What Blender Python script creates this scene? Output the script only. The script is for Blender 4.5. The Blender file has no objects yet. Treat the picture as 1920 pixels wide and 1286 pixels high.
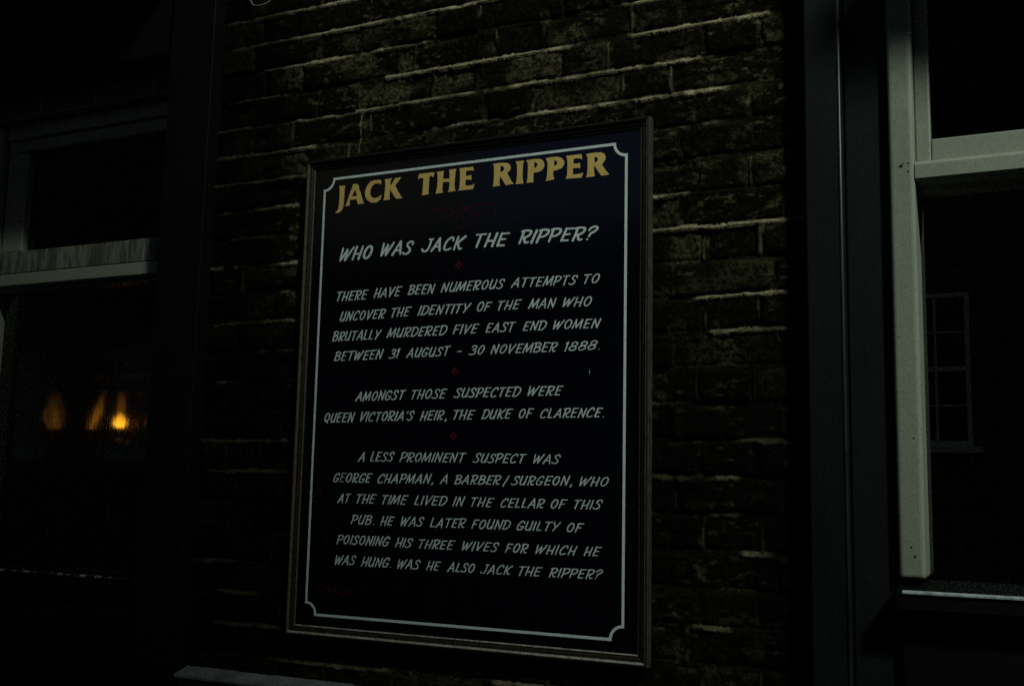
import bpy, bmesh, math, random
import numpy as np
from mathutils import Vector, Matrix

random.seed(7)
rng = np.random.RandomState(11)
C = bpy.context.scene.collection
S = bpy.context.scene

# ------------------------------------------------------------------ camera, sky, sun
cam_d = bpy.data.cameras.new("camera")
cam = bpy.data.objects.new("camera", cam_d)
C.objects.link(cam)
cam_d.sensor_fit = 'HORIZONTAL'
cam_d.sensor_width = 36.0
cam_d.lens = 36.0 * 2042.05 / 1920.0
cam_d.clip_start = 0.05
cam_d.clip_end = 500.0
R_ = Vector((0.90122118, 0.43283401, 0.02133304))
U_ = Vector((0.03844219, -0.12888113, 0.99091465))
F_ = Vector((-0.43165099, 0.89221319, 0.13278949))
M_ = Matrix((R_, U_, -F_)).transposed().to_4x4()
M_.translation = Vector((1.5847117, -2.19579509, 1.60186602))
cam.matrix_world = M_
S.camera = cam

SUN_EL = math.radians(45.0)
SUN_AZ = math.radians(50.0)          # to the right of the wall's normal
SUN_DIR = Vector((math.sin(SUN_AZ) * math.cos(SUN_EL), -math.cos(SUN_AZ) * math.cos(SUN_EL), math.sin(SUN_EL)))
W = bpy.data.worlds.new("World")
S.world = W
W.use_nodes = True
wn = W.node_tree.nodes
sky = wn.new('ShaderNodeTexSky')
sky.sky_type = 'NISHITA'
sky.sun_disc = False
sky.sun_elevation = SUN_EL
sky.sun_rotation = math.atan2(SUN_DIR.x, SUN_DIR.y)
W.node_tree.links.new(sky.outputs[0], wn['Background'].inputs[0])
wn['Background'].inputs[1].default_value = 0.025

sun_d = bpy.data.lights.new("sun", 'SUN')
sun_d.energy = 3.5
sun_d.angle = math.radians(6.0)
sun_d.color = (0.86, 1.0, 0.86)
sun = bpy.data.objects.new("sun", sun_d)
C.objects.link(sun)
sun.rotation_euler = SUN_DIR.to_track_quat('Z', 'Y').to_euler()

S.view_settings.view_transform = 'Standard'
S.view_settings.look = 'None'
S.view_settings.exposure = 0.0
S.view_settings.gamma = 1.0
S.cycles.use_denoising = False
S.cycles.caustics_reflective = False
S.cycles.caustics_refractive = False
S.cycles.sample_clamp_indirect = 1.0

# ------------------------------------------------------------------ helpers
def tag(o, label=None, cat=None, group=None, kind=None):
    if label: o["label"] = label
    if cat: o["category"] = cat
    if group: o["group"] = group
    if kind: o["kind"] = kind
    return o

def empty(name, loc, label, cat, group=None):
    o = bpy.data.objects.new(name, None)
    C.objects.link(o)
    o.location = loc
    o.empty_display_size = 0.1
    return tag(o, label, cat, group)

def root_of(o):
    while o.parent: o = o.parent
    return o

def link_mesh(name, me, mat, parent=None):
    if mat is not None and not me.materials:
        me.materials.append(mat)
    o = bpy.data.objects.new(name, me)
    C.objects.link(o)
    if parent is not None:
        me.transform(Matrix.Translation(-root_of(parent).location))
        o.parent = parent
    return o

class MB:
    """collects boxes, sweeps and tubes into one mesh, in world metres"""
    def __init__(self):
        self.bm = bmesh.new()
    def box(self, x0, x1, y0, y1, z0, z1, bev=0.0, seg=2):
        b = bmesh.new()
        r = bmesh.ops.create_cube(b, size=1.0)
        for v in b.verts:
            v.co = Vector(((x0 + x1) / 2 + v.co.x * (x1 - x0), (y0 + y1) / 2 + v.co.y * (y1 - y0), (z0 + z1) / 2 + v.co.z * (z1 - z0)))
        if bev > 0:
            bmesh.ops.bevel(b, geom=b.edges[:], offset=bev, segments=seg, affect='EDGES', profile=0.5)
        self.merge(b)
        return self
    def merge(self, b):
        me = bpy.data.meshes.new("tmp")
        b.to_mesh(me); b.free()
        self.bm.from_mesh(me)
        bpy.data.meshes.remove(me)
    def prism(self, prof, a0, a1, axis='x'):
        """closed profile; axis x: (y,z) pairs, axis z: (x,y) pairs, axis y: (x,z) pairs"""
        def P(p, a):
            if axis == 'x': return (a, p[0], p[1])
            if axis == 'z': return (p[0], p[1], a)
            return (p[0], a, p[1])
        b = bmesh.new()
        A = [b.verts.new(P(p, a0)) for p in prof]
        B = [b.verts.new(P(p, a1)) for p in prof]
        n = len(prof)
        for i in range(n):
            b.faces.new((A[i], A[(i + 1) % n], B[(i + 1) % n], B[i]))
        b.faces.new(A); b.faces.new(B[::-1])
        bmesh.ops.recalc_face_normals(b, faces=b.faces[:])
        self.merge(b)
        return self
    def tube(self, pts, rad, seg=10, closed=False):
        pts = [Vector(p) for p in pts]
        n = len(pts)
        rads = rad if isinstance(rad, (list, tuple)) else [rad] * n
        b = bmesh.new(); rings = []
        for i, p in enumerate(pts):
            if closed: d = (pts[(i + 1) % n] - pts[i - 1])
            else: d = pts[min(i + 1, n - 1)] - pts[max(i - 1, 0)]
            d.normalize()
            up = Vector((0, 1, 0)) if abs(d.y) < 0.9 else Vector((1, 0, 0))
            s = d.cross(up).normalized(); t = s.cross(d)
            rings.append([b.verts.new(p + (s * math.cos(2 * math.pi * k / seg) + t * math.sin(2 * math.pi * k / seg)) * rads[i]) for k in range(seg)])
        for i in range(n if closed else n - 1):
            a, c = rings[i], rings[(i + 1) % n]
            for k in range(seg):
                b.faces.new((a[k], a[(k + 1) % seg], c[(k + 1) % seg], c[k]))
        if not closed:
            b.faces.new(rings[0][::-1]); b.faces.new(rings[-1])
        bmesh.ops.recalc_face_normals(b, faces=b.faces[:])
        for f in b.faces: f.smooth = True
        self.merge(b)
        return self
    def lathe(self, cx, cy, prof, seg=20):
        b = bmesh.new(); rings = []
        for r, z in prof:
            rings.append([b.verts.new((cx + r * math.cos(2 * math.pi * k / seg), cy + r * math.sin(2 * math.pi * k / seg), z)) for k in range(seg)])
        for a, c in zip(rings[:-1], rings[1:]):
            for k in range(seg):
                b.faces.new((a[k], a[(k + 1) % seg], c[(k + 1) % seg], c[k]))
        b.faces.new(rings[0][::-1]); b.faces.new(rings[-1])
        bmesh.ops.recalc_face_normals(b, faces=b.faces[:])
        for f in b.faces: f.smooth = True
        self.merge(b)
        return self
    def build(self, name, mat, parent=None):
        me = bpy.data.meshes.new(name)
        self.bm.to_mesh(me); self.bm.free()
        return link_mesh(name, me, mat, parent)

def subdivided_box(name, x0, x1, y0, y1, z0, z1, mat, parent, bev=0.003):
    return MB().box(x0, x1, y0, y1, z0, z1, bev).build(name, mat, parent)

# ------------------------------------------------------------------ materials
def mat(name, color, rough=0.5, spec=0.5, noise=None, bump=None, metallic=0.0):
    """noise: (scale_xyz, color2, lo, hi, detail); bump: (scale_xyz, strength, distance)"""
    m = bpy.data.materials.new(name)
    m.use_nodes = True
    nt = m.node_tree; N = nt.nodes; L = nt.links
    p = N['Principled BSDF']
    p.inputs['Base Color'].default_value = (*color, 1)
    p.inputs['Roughness'].default_value = rough
    p.inputs['Specular IOR Level'].default_value = spec
    p.inputs['Metallic'].default_value = metallic
    tc = N.new('ShaderNodeTexCoord')
    prev = None
    for k, nz in enumerate(noise if isinstance(noise, list) else ([noise] if noise else [])):
        sc, c2, lo, hi, det = nz
        mp = N.new('ShaderNodeMapping'); mp.inputs['Scale'].default_value = sc
        mp.inputs['Location'].default_value = (k * 3.7, k * 1.3, k * 5.1)
        L.new(tc.outputs['Object'], mp.inputs[0])
        n = N.new('ShaderNodeTexNoise'); n.inputs['Scale'].default_value = 1.0; n.inputs['Detail'].default_value = det
        n.inputs['Roughness'].default_value = 0.65
        L.new(mp.outputs[0], n.inputs['Vector'])
        r = N.new('ShaderNodeMapRange'); r.inputs[1].default_value = lo; r.inputs[2].default_value = hi
        L.new(n.outputs[0], r.inputs[0])
        mx = N.new('ShaderNodeMix'); mx.data_type = 'RGBA'
        L.new(r.outputs[0], mx.inputs[0])
        if prev is None: mx.inputs[6].default_value = (*color, 1)
        else: L.new(prev, mx.inputs[6])
        mx.inputs[7].default_value = (*c2, 1)
        prev = mx.outputs[2]
    if prev is not None: L.new(prev, p.inputs['Base Color'])
    if bump:
        sc, st, di = bump
        mp = N.new('ShaderNodeMapping'); mp.inputs['Scale'].default_value = sc
        L.new(tc.outputs['Object'], mp.inputs[0])
        n = N.new('ShaderNodeTexNoise'); n.inputs['Scale'].default_value = 1.0; n.inputs['Detail'].default_value = 4
        L.new(mp.outputs[0], n.inputs['Vector'])
        b = N.new('ShaderNodeBump'); b.inputs['Strength'].default_value = st; b.inputs['Distance'].default_value = di
        L.new(n.outputs[0], b.inputs['Height']); L.new(b.outputs[0], p.inputs['Normal'])
    return m

def emit_mat(name, color, strength, base=(0.3, 0.15, 0.03)):
    m = mat(name, base, 0.4)
    p = m.node_tree.nodes['Principled BSDF']
    p.inputs['Emission Color'].default_value = (*color, 1)
    p.inputs['Emission Strength'].default_value = strength
    return m

def glass_mat(name, rough=0.0, tint=(0.9, 0.95, 0.92), bump=None):
    m = mat(name, tint, rough, 0.5, bump=bump)
    p = m.node_tree.nodes['Principled BSDF']
    p.inputs['Transmission Weight'].default_value = 1.0
    p.inputs['IOR'].default_value = 1.5
    return m

M = {}
M['panel'] = mat("sign_panel_navy", (0.0010, 0.0017, 0.0045), 0.14, 0.5, bump=((7, 7, 7), 0.05, 0.004),
                 noise=((30, 30, 30), (0.002, 0.003, 0.0075), 0.45, 0.75, 5))
M['gold'] = mat("sign_gold_paint", (0.78, 0.53, 0.17), 0.45, 0.4, noise=[((60, 60, 60), (0.64, 0.44, 0.13), 0.42, 0.7, 5), ((400, 400, 400), (0.80, 0.52, 0.19), 0.55, 0.7, 2)])
M['white'] = mat("sign_white_paint", (0.76, 0.83, 0.83), 0.5, 0.4, noise=[((45, 45, 45), (0.62, 0.69, 0.68), 0.42, 0.7, 5), ((500, 500, 500), (0.58, 0.63, 0.61), 0.5, 0.72, 2)])
M['red'] = mat("sign_red_paint", (0.09, 0.004, 0.008), 0.5, 0.3, noise=((350, 350, 350), (0.03, 0.002, 0.003), 0.45, 0.7, 3))
M['frame'] = mat("sign_frame_stained_wood", (0.026, 0.016, 0.009), 0.30, 0.5, noise=((90, 90, 90), (0.012, 0.007, 0.005), 0.4, 0.68, 5), bump=((120, 120, 120), 0.25, 0.001))
M['frame_highlight'] = mat("sign_frame_highlight_bead", (0.33, 0.32, 0.28), 0.4, 0.5, noise=((70, 70, 70), (0.15, 0.135, 0.105), 0.4, 0.68, 5))  # pale tone paints in the light caught along the moulding
M['frame_dim_highlight'] = mat("sign_frame_dim_highlight_bead", (0.105, 0.085, 0.058), 0.45, 0.4, noise=((70, 70, 70), (0.045, 0.034, 0.022), 0.4, 0.68, 5))  # dimmer copy of the painted bead highlight, for the side rails
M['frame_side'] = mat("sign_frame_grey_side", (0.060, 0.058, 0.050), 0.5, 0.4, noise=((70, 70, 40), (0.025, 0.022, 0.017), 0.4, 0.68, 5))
M['frame_top'] = mat("sign_frame_shaded_top", (0.006, 0.005, 0.004), 0.6, 0.2)  # shade of the top rail put into its colour
M['paint_highlight'] = mat("pilaster_highlight_arris", (0.026, 0.032, 0.031), 0.4, 0.4, noise=((40, 40, 14), (0.009, 0.011, 0.011), 0.42, 0.66, 5))  # highlight along the board's arris, painted as a paler tone
M['paint_shaded'] = mat("pilaster_shaded_paint", (0.0030, 0.0036, 0.0032), 0.6, 0.12, noise=[((12, 12, 4), (0.0018, 0.002, 0.002), 0.4, 0.7, 5), ((160, 160, 60), (0.007, 0.0075, 0.0065), 0.58, 0.75, 3)], bump=((90, 90, 25), 0.25, 0.001))  # darker copy of the pilaster paint, the left side's shade put in
M['paint_dark'] = mat("pilaster_dark_green_paint", (0.0068, 0.0090, 0.0078), 0.45, 0.30, noise=[((12, 12, 4), (0.005, 0.006, 0.006), 0.4, 0.7, 5), ((160, 160, 60), (0.013, 0.013, 0.012), 0.55, 0.75, 3)], bump=((90, 90, 25), 0.25, 0.001))
M['cream'] = mat("window_cream_paint", (0.265, 0.28, 0.23), 0.42, 0.45, noise=[((10, 10, 6), (0.225, 0.235, 0.19), 0.45, 0.75, 5), ((80, 80, 50), (0.14, 0.14, 0.11), 0.66, 0.8, 4), ((420, 420, 420), (0.18, 0.195, 0.155), 0.42, 0.66, 2)], bump=((60, 60, 30), 0.22, 0.0012))
M['cream_worn'] = mat("window_weathered_paint", (0.21, 0.205, 0.165), 0.65, 0.25, noise=[((60, 60, 6), (0.08, 0.078, 0.06), 0.42, 0.6, 5), ((130, 130, 14), (0.025, 0.024, 0.018), 0.52, 0.68, 5)], bump=((140, 140, 18), 0.5, 0.0015))
M['bare'] = mat("window_bare_chip", (0.012, 0.010, 0.008), 0.9, 0.1)
M['black'] = mat("sill_black_paint", (0.0015, 0.0018, 0.0018), 0.6, 0.1, noise=((25, 25, 25), (0.003, 0.003, 0.003), 0.5, 0.75, 5))
M['lit_edge'] = mat("sill_lit_edge", (0.36, 0.40, 0.40), 0.5, 0.4, noise=[((60, 20, 20), (0.16, 0.18, 0.18), 0.45, 0.7, 5), ((30, 8, 8), (0.02, 0.02, 0.02), 0.66, 0.7, 2)])  # light on the sill's front arris, put into a pale colour
M['chip_edge'] = mat("sill_chipped_edge", (0.012, 0.012, 0.011), 0.6, 0.2, noise=((22, 9, 9), (0.34, 0.33, 0.29), 0.50, 0.60, 5))
M['ledge'] = mat("stone_ledge", (0.17, 0.175, 0.175), 0.8, 0.2, noise=[((14, 14, 14), (0.07, 0.075, 0.072), 0.4, 0.7, 6), ((120, 120, 120), (0.03, 0.03, 0.03), 0.55, 0.75, 4)], bump=((70, 70, 70), 0.5, 0.002))
M['plinth'] = mat("plinth_black_paint", (0.0020, 0.0022, 0.0022), 0.6, 0.1, noise=((8, 8, 8), (0.004, 0.004, 0.004), 0.45, 0.7, 5))
M['glass'] = glass_mat("window_glass", 0.0, (0.9, 0.95, 0.92), bump=((3, 3, 2), 0.03, 0.003))
M['glass_old'] = glass_mat("window_streaky_old_glass", 0.065, (0.9, 0.93, 0.86), bump=((30, 30, 5), 0.10, 0.003))
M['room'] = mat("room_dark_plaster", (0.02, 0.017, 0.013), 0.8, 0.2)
M['shelf'] = mat("back_bar_wood", (0.09, 0.048, 0.018), 0.4, 0.4, noise=((70, 70, 6), (0.012, 0.007, 0.004), 0.4, 0.65, 4))
M['bottle'] = mat("bottle_brown_glass", (0.05, 0.022, 0.006), 0.12, 0.6)
M['bottle_green'] = mat("bottle_green_glass", (0.018, 0.035, 0.012), 0.12, 0.6)
def glow_mat(name, color, strength, z0, z1, power=1.5, streak=0.0):
    """amber lamp glass, brightest low down where the flame is, streaked by its ribbing"""
    m = emit_mat(name, color, strength)
    nt = m.node_tree; N = nt.nodes; L = nt.links; pr = N['Principled BSDF']
    ge = N.new('ShaderNodeNewGeometry'); sx = N.new('ShaderNodeSeparateXYZ'); L.new(ge.outputs['Position'], sx.inputs[0])
    r = N.new('ShaderNodeMapRange'); r.inputs[1].default_value = z1; r.inputs[2].default_value = z0; L.new(sx.outputs[2], r.inputs[0])
    pw = N.new('ShaderNodeMath'); pw.operation = 'POWER'; pw.inputs[1].default_value = power; L.new(r.outputs[0], pw.inputs[0])
    mp = N.new('ShaderNodeMapping'); mp.inputs['Scale'].default_value = (95, 95, 8); L.new(ge.outputs['Position'], mp.inputs[0])
    n = N.new('ShaderNodeTexNoise'); n.inputs['Scale'].default_value = 1.0; n.inputs['Detail'].default_value = 3; L.new(mp.outputs[0], n.inputs['Vector'])
    r2 = N.new('ShaderNodeMapRange'); r2.inputs[1].default_value = 0.35; r2.inputs[2].default_value = 0.65; r2.inputs[3].default_value = 1 - streak; L.new(n.outputs[0], r2.inputs[0])
    k = N.new('ShaderNodeMath'); k.operation = 'MULTIPLY'; L.new(pw.outputs[0], k.inputs[0]); L.new(r2.outputs[0], k.inputs[1])
    k2 = N.new('ShaderNodeMath'); k2.operation = 'MULTIPLY'; k2.inputs[1].default_value = strength; L.new(k.outputs[0], k2.inputs[0])
    L.new(k2.outputs[0], pr.inputs['Emission Strength'])
    return m
M['lamp_core'] = glow_mat("lamp_glow_amber", (1.0, 0.40, 0.02), 2.4, 1.800, 1.866, 1.0, 0.25)
M['lamp_chimney'] = glow_mat("lamp_chimney_amber", (1.0, 0.33, 0.02), 0.30, 1.835, 1.94, 1.3, 0.85)
M['lamp_dim'] = glow_mat("lamp_glow_dim_amber", (1.0, 0.42, 0.06), 0.10, 1.80, 1.96, 1.2, 1.0)
M['streak_slim'] = glow_mat("streak_glow_slim_amber", (1.0, 0.36, 0.03), 0.33, 1.80, 1.955, 0.9, 0.8)
M['glass_low'] = glass_mat("window_bright_glass", 0.0, (0.9, 0.95, 0.92), bump=((3, 3, 2), 0.02, 0.003))
M['glass_low'].node_tree.nodes['Principled BSDF'].inputs['IOR'].default_value = 1.85
M['brass'] = mat("lamp_brass", (0.30, 0.19, 0.06), 0.3, 0.5, metallic=1.0)
M['cable'] = mat("cable_grey_plastic", (0.22, 0.21, 0.17), 0.5, 0.4)
M['asphalt'] = mat("road_asphalt", (0.045, 0.045, 0.045), 0.85, 0.3, noise=((40, 40, 40), (0.03, 0.03, 0.03), 0.4, 0.7, 6), bump=((90, 90, 90), 0.4, 0.004))
M['paving'] = mat("pavement_stone", (0.10, 0.10, 0.095), 0.8, 0.3, noise=((6, 6, 6), (0.06, 0.06, 0.058), 0.4, 0.7, 6))
M['roof'] = mat("roof_slate", (0.04, 0.042, 0.047), 0.6, 0.4, noise=((5, 5, 5), (0.028, 0.028, 0.03), 0.4, 0.7, 5))
M['white_wood'] = mat("house_white_woodwork", (0.80, 0.80, 0.75), 0.5, 0.4)
M['door'] = mat("house_door_paint", (0.015, 0.02, 0.03), 0.4, 0.4)
M['dark_glass'] = mat("house_window_glass", (0.004, 0.004, 0.005), 0.05, 0.5)

def brick_house_mat(name, c1, c2):
    m = mat(name, c1, 0.9, 0.2)
    nt = m.node_tree; N = nt.nodes; L = nt.links; p = N['Principled BSDF']
    tc = N.new('ShaderNodeTexCoord')
    sx = N.new('ShaderNodeSeparateXYZ'); L.new(tc.outputs['Object'], sx.inputs[0])
    ad = N.new('ShaderNodeMath'); ad.operation = 'ADD'; L.new(sx.outputs[0], ad.inputs[0]); L.new(sx.outputs[1], ad.inputs[1])
    cb = N.new('ShaderNodeCombineXYZ'); L.new(ad.outputs[0], cb.inputs[0]); L.new(sx.outputs[2], cb.inputs[1])
    b = N.new('ShaderNodeTexBrick')
    L.new(cb.outputs[0], b.inputs['Vector'])
    b.inputs['Scale'].default_value = 1.0
    b.inputs['Brick Width'].default_value = 0.225
    b.inputs['Row Height'].default_value = 0.075
    b.inputs['Mortar Size'].default_value = 0.006
    b.inputs['Color1'].default_value = (*c1, 1); b.inputs['Color2'].default_value = (*c2, 1)
    b.inputs['Mortar'].default_value = (0.16, 0.15, 0.12, 1)
    L.new(b.outputs[0], p.inputs['Base Color'])
    return m
M['house_brick'] = brick_house_mat("house_dark_brick", (0.07, 0.055, 0.035), (0.11, 0.085, 0.05))
M['house_red'] = brick_house_mat("house_red_brick", (0.10, 0.04, 0.025), (0.14, 0.06, 0.035))

def wall_mat():
    m = bpy.data.materials.new("pub_sooty_stock_brick")
    m.use_nodes = True
    nt = m.node_tree; N = nt.nodes; L = nt.links; p = N['Principled BSDF']
    p.inputs['Roughness'].default_value = 0.9
    p.inputs['Specular IOR Level'].default_value = 0.03
    a = N.new('ShaderNodeAttribute'); a.attribute_name = "wear_shade"
    s = N.new('ShaderNodeSeparateColor'); L.new(a.outputs['Color'], s.inputs[0])
    tc = N.new('ShaderNodeTexCoord')
    def noise(scale, det, lo, hi, seed=0):
        mp = N.new('ShaderNodeMapping'); mp.inputs['Location'].default_value = (seed, seed * 2.3, seed * 1.7)
        L.new(tc.outputs['Object'], mp.inputs[0])
        n = N.new('ShaderNodeTexNoise'); n.inputs['Scale'].default_value = scale; n.inputs['Detail'].default_value = det; n.inputs['Roughness'].default_value = 0.7
        L.new(mp.outputs[0], n.inputs['Vector'])
        r = N.new('ShaderNodeMapRange'); r.inputs[1].default_value = lo; r.inputs[2].default_value = hi
        L.new(n.outputs[0], r.inputs[0])
        return r.outputs[0]
    def mix(f, c1, c2):
        mx = N.new('ShaderNodeMix'); mx.data_type = 'RGBA'
        if hasattr(f, 'links'): L.new(f, mx.inputs[0])
        else: mx.inputs[0].default_value = f
        for c, i in ((c1, 6), (c2, 7)):
            if isinstance(c, tuple): mx.inputs[i].default_value = (*c, 1)
            else: L.new(c, mx.inputs[i])
        return mx.outputs[2]
    def mul(x, y):
        k = N.new('ShaderNodeMath'); k.operation = 'MULTIPLY'
        for i, v in enumerate((x, y)):
            if hasattr(v, 'links'): L.new(v, k.inputs[i])
            else: k.inputs[i].default_value = v
        return k.outputs[0]
    brick = mix(s.outputs[1], (0.0022, 0.0020, 0.0010), (0.0068, 0.0060, 0.0028))
    brick = mix(noise(55, 6, 0.45, 0.62), brick, (0.0020, 0.0018, 0.0012))
    brick = mix(mul(noise(120, 5, 0.52, 0.68, 3), 0.75), brick, (0.023, 0.0207, 0.0103))
    brick = mix(mul(noise(210, 3, 0.58, 0.72, 13), 0.6), brick, (0.040, 0.017, 0.008))
    brick = mix(mul(s.outputs[2], noise(85, 6, 0.40, 0.60, 5)), brick, (0.088, 0.078, 0.041))
    mort = mix(noise(34, 6, 0.38, 0.66, 8), (0.33, 0.285, 0.18), (0.135, 0.116, 0.072))
    mort = mix(mul(noise(170, 4, 0.48, 0.70, 9), 0.75), mort, (0.035, 0.029, 0.018))
    mort = mix(mul(noise(7, 4, 0.50, 0.62, 19), 0.75), mort, (0.020, 0.017, 0.011))
    col = mix(s.outputs[0], brick, mort)
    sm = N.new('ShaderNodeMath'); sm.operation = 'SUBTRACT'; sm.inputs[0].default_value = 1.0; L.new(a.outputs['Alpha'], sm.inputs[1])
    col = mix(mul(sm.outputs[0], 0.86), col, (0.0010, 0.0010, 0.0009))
    L.new(col, p.inputs['Base Color'])
    n = N.new('ShaderNodeTexNoise'); n.inputs['Scale'].default_value = 170; n.inputs['Detail'].default_value = 5
    L.new(tc.outputs['Object'], n.inputs['Vector'])
    b = N.new('ShaderNodeBump'); b.inputs['Strength'].default_value = 0.9; b.inputs['Distance'].default_value = 0.0035
    L.new(n.outputs[0], b.inputs['Height']); L.new(b.outputs[0], p.inputs['Normal'])
    return m
M['wall'] = wall_mat()

# lettering outlines and word extents on the board, millimetres (x, height)
TITLE = [('J',[[(45.8,2337.7),(63.8,2336.7),(62.3,2328.6),(62.2,2307.4),(61.9,2294.7),(60.3,2282.2),(55.8,2274.2),(48.6,2269.5),(38.7,2268.9),(37.6,2271.6),(44.0,2275.3),(46.7,2283.5),(47.9,2296.1),(48.3,2313.0),(47.5,2329.0)]]),('A',[[(85.9,2337.8),(101.2,2337.2),(106.1,2325.1),(113.0,2306.6),(117.9,2292.4),(121.9,2285.8),(103.1,2285.7),(102.3,2288.7),(100.0,2298.4),(80.4,2299.3),(78.9,2292.0),(79.7,2284.8),(65.8,2284.0),(69.2,2289.8),(73.0,2301.0),(80.6,2320.4),(85.5,2332.5)],[(94.2,2323.2),(99.6,2306.8),(84.3,2307.1)]]),('C',[[(168.7,2339.8),(169.1,2329.6),(160.1,2332.4),(150.5,2332.6),(142.3,2326.7),(138.5,2317.6),(138.1,2308.3),(142.9,2299.4),(150.9,2296.0),(160.4,2297.2),(167.4,2301.1),(171.6,2301.8),(167.8,2291.7),(159.7,2285.8),(151.4,2284.5),(140.5,2286.6),(130.6,2293.3),(124.1,2303.4),(122.5,2311.9),(124.4,2322.2),(130.0,2332.1),(138.1,2339.2),(148.9,2341.2),(159.7,2341.1)]]),('K',[[(178.2,2340.2),(199.5,2341.0),(195.7,2334.7),(194.9,2325.4),(196.7,2324.2),(204.0,2332.7),(206.7,2339.7),(225.4,2341.3),(219.3,2333.2),(209.2,2322.3),(215.6,2309.8),(224.3,2296.5),(231.1,2288.6),(214.1,2288.5),(209.9,2291.8),(203.0,2301.8),(194.8,2314.0),(194.7,2302.6),(194.1,2294.4),(195.9,2288.5),(176.9,2288.3),(179.0,2295.8),(180.1,2310.3),(181.0,2322.7),(180.5,2334.2)]]),('T',[[(274.5,2343.6),(317.9,2343.2),(316.7,2337.8),(314.5,2331.2),(311.1,2334.1),(306.3,2335.1),(303.5,2333.2),(303.4,2323.9),(303.0,2308.6),(302.8,2295.9),(303.6,2291.2),(284.6,2289.7),(286.3,2296.7),(286.7,2310.3),(287.2,2323.9),(287.4,2331.6),(282.5,2332.9),(277.8,2332.6),(272.5,2330.6),(273.7,2337.3)]]),('H',[[(323.6,2343.4),(343.4,2343.3),(341.7,2336.8),(341.5,2324.1),(358.7,2323.1),(358.6,2334.9),(356.9,2345.2),(376.5,2344.8),(374.4,2337.4),(373.5,2323.2),(372.6,2306.5),(373.8,2297.1),(376.3,2291.4),(355.9,2291.2),(358.0,2297.1),(359.1,2307.9),(358.7,2314.7),(349.4,2316.1),(341.0,2315.3),(340.0,2303.1),(340.7,2296.3),(342.3,2290.7),(321.6,2290.6),(324.7,2297.9),(326.2,2309.6),(326.6,2324.8),(326.2,2335.9)]]),('E',[[(384.4,2345.2),(420.8,2344.9),(423.6,2335.4),(418.2,2336.8),(410.0,2337.3),(402.2,2336.5),(402.1,2325.2),(409.4,2324.5),(417.2,2325.6),(417.3,2313.5),(410.6,2315.5),(401.9,2315.8),(401.9,2301.4),(410.2,2300.5),(418.4,2301.3),(425.6,2303.1),(422.3,2291.3),(382.8,2291.6),(385.9,2296.7),(386.5,2306.7),(387.0,2321.8),(386.5,2336.1)]]),('R',[[(472.4,2345.7),(488.3,2346.3),(504.6,2345.3),(513.2,2342.3),(518.0,2337.0),(519.0,2331.4),(517.0,2326.1),(509.9,2319.8),(515.7,2310.5),(521.0,2300.5),(527.1,2293.2),(506.8,2291.8),(503.3,2296.8),(497.9,2306.1),(492.1,2315.4),(491.5,2307.6),(490.8,2299.7),(492.7,2292.0),(473.8,2291.6),(475.4,2299.0),(475.9,2313.2),(476.0,2329.0),(475.6,2339.4)],[(492.4,2339.1),(498.0,2338.1),(502.4,2333.3),(501.6,2328.6),(498.3,2325.8),(492.3,2323.3)]]),('I',[[(531.0,2345.4),(552.5,2344.6),(550.1,2338.2),(549.3,2324.9),(549.1,2309.3),(550.2,2298.2),(552.4,2291.3),(531.8,2291.5),(534.2,2299.1),(535.0,2310.8),(535.0,2326.5),(534.4,2337.6)]]),('P',[[(557.9,2344.7),(574.6,2345.6),(590.5,2344.5),(598.8,2340.4),(603.1,2333.0),(603.2,2325.2),(599.2,2318.6),(591.0,2314.8),(582.8,2313.8),(577.0,2314.1),(576.7,2306.3),(576.4,2298.5),(577.4,2291.4),(559.1,2291.8),(561.4,2298.6),(562.0,2311.0),(562.5,2326.6),(561.9,2336.0)],[(577.7,2337.8),(582.3,2337.3),(586.1,2333.3),(585.4,2328.7),(581.7,2325.2),(578.0,2324.1)]]),('P',[[(606.5,2344.1),(621.6,2344.9),(636.7,2343.9),(646.5,2339.5),(651.9,2331.7),(652.0,2324.2),(646.9,2317.3),(638.1,2314.1),(625.3,2312.5),(625.4,2305.4),(626.5,2297.8),(628.8,2292.5),(606.6,2291.1),(609.6,2297.9),(610.7,2308.7),(611.4,2323.7),(610.7,2335.6)],[(627.5,2336.6),(632.0,2335.7),(635.6,2331.9),(634.4,2327.0),(630.9,2324.9),(626.9,2323.3)]]),('E',[[(656.1,2343.8),(693.6,2343.6),(695.5,2331.3),(689.4,2334.1),(683.3,2335.2),(674.6,2335.0),(673.9,2323.8),(681.7,2322.9),(690.4,2323.6),(690.6,2311.2),(683.6,2313.2),(673.2,2313.5),(673.4,2299.4),(682.1,2298.4),(690.7,2299.2),(698.5,2300.4),(694.3,2289.7),(656.1,2290.9),(659.0,2296.8),(659.7,2308.3),(659.9,2323.3),(659.3,2335.1)]]),('R',[[(704.4,2342.7),(724.6,2343.3),(738.2,2342.5),(746.8,2338.6),(751.1,2331.1),(750.3,2324.6),(742.4,2314.4),(748.0,2305.2),(754.0,2296.4),(760.0,2289.6),(741.4,2288.7),(736.2,2295.8),(729.3,2306.5),(724.1,2314.5),(723.7,2304.6),(724.3,2296.3),(726.5,2289.5),(705.1,2288.9),(707.6,2296.5),(708.3,2309.6),(708.5,2324.5),(707.9,2335.3)],[(724.7,2333.8),(729.0,2332.9),(732.9,2328.3),(731.6,2323.5),(728.2,2321.0),(724.4,2320.2)]])]
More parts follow.
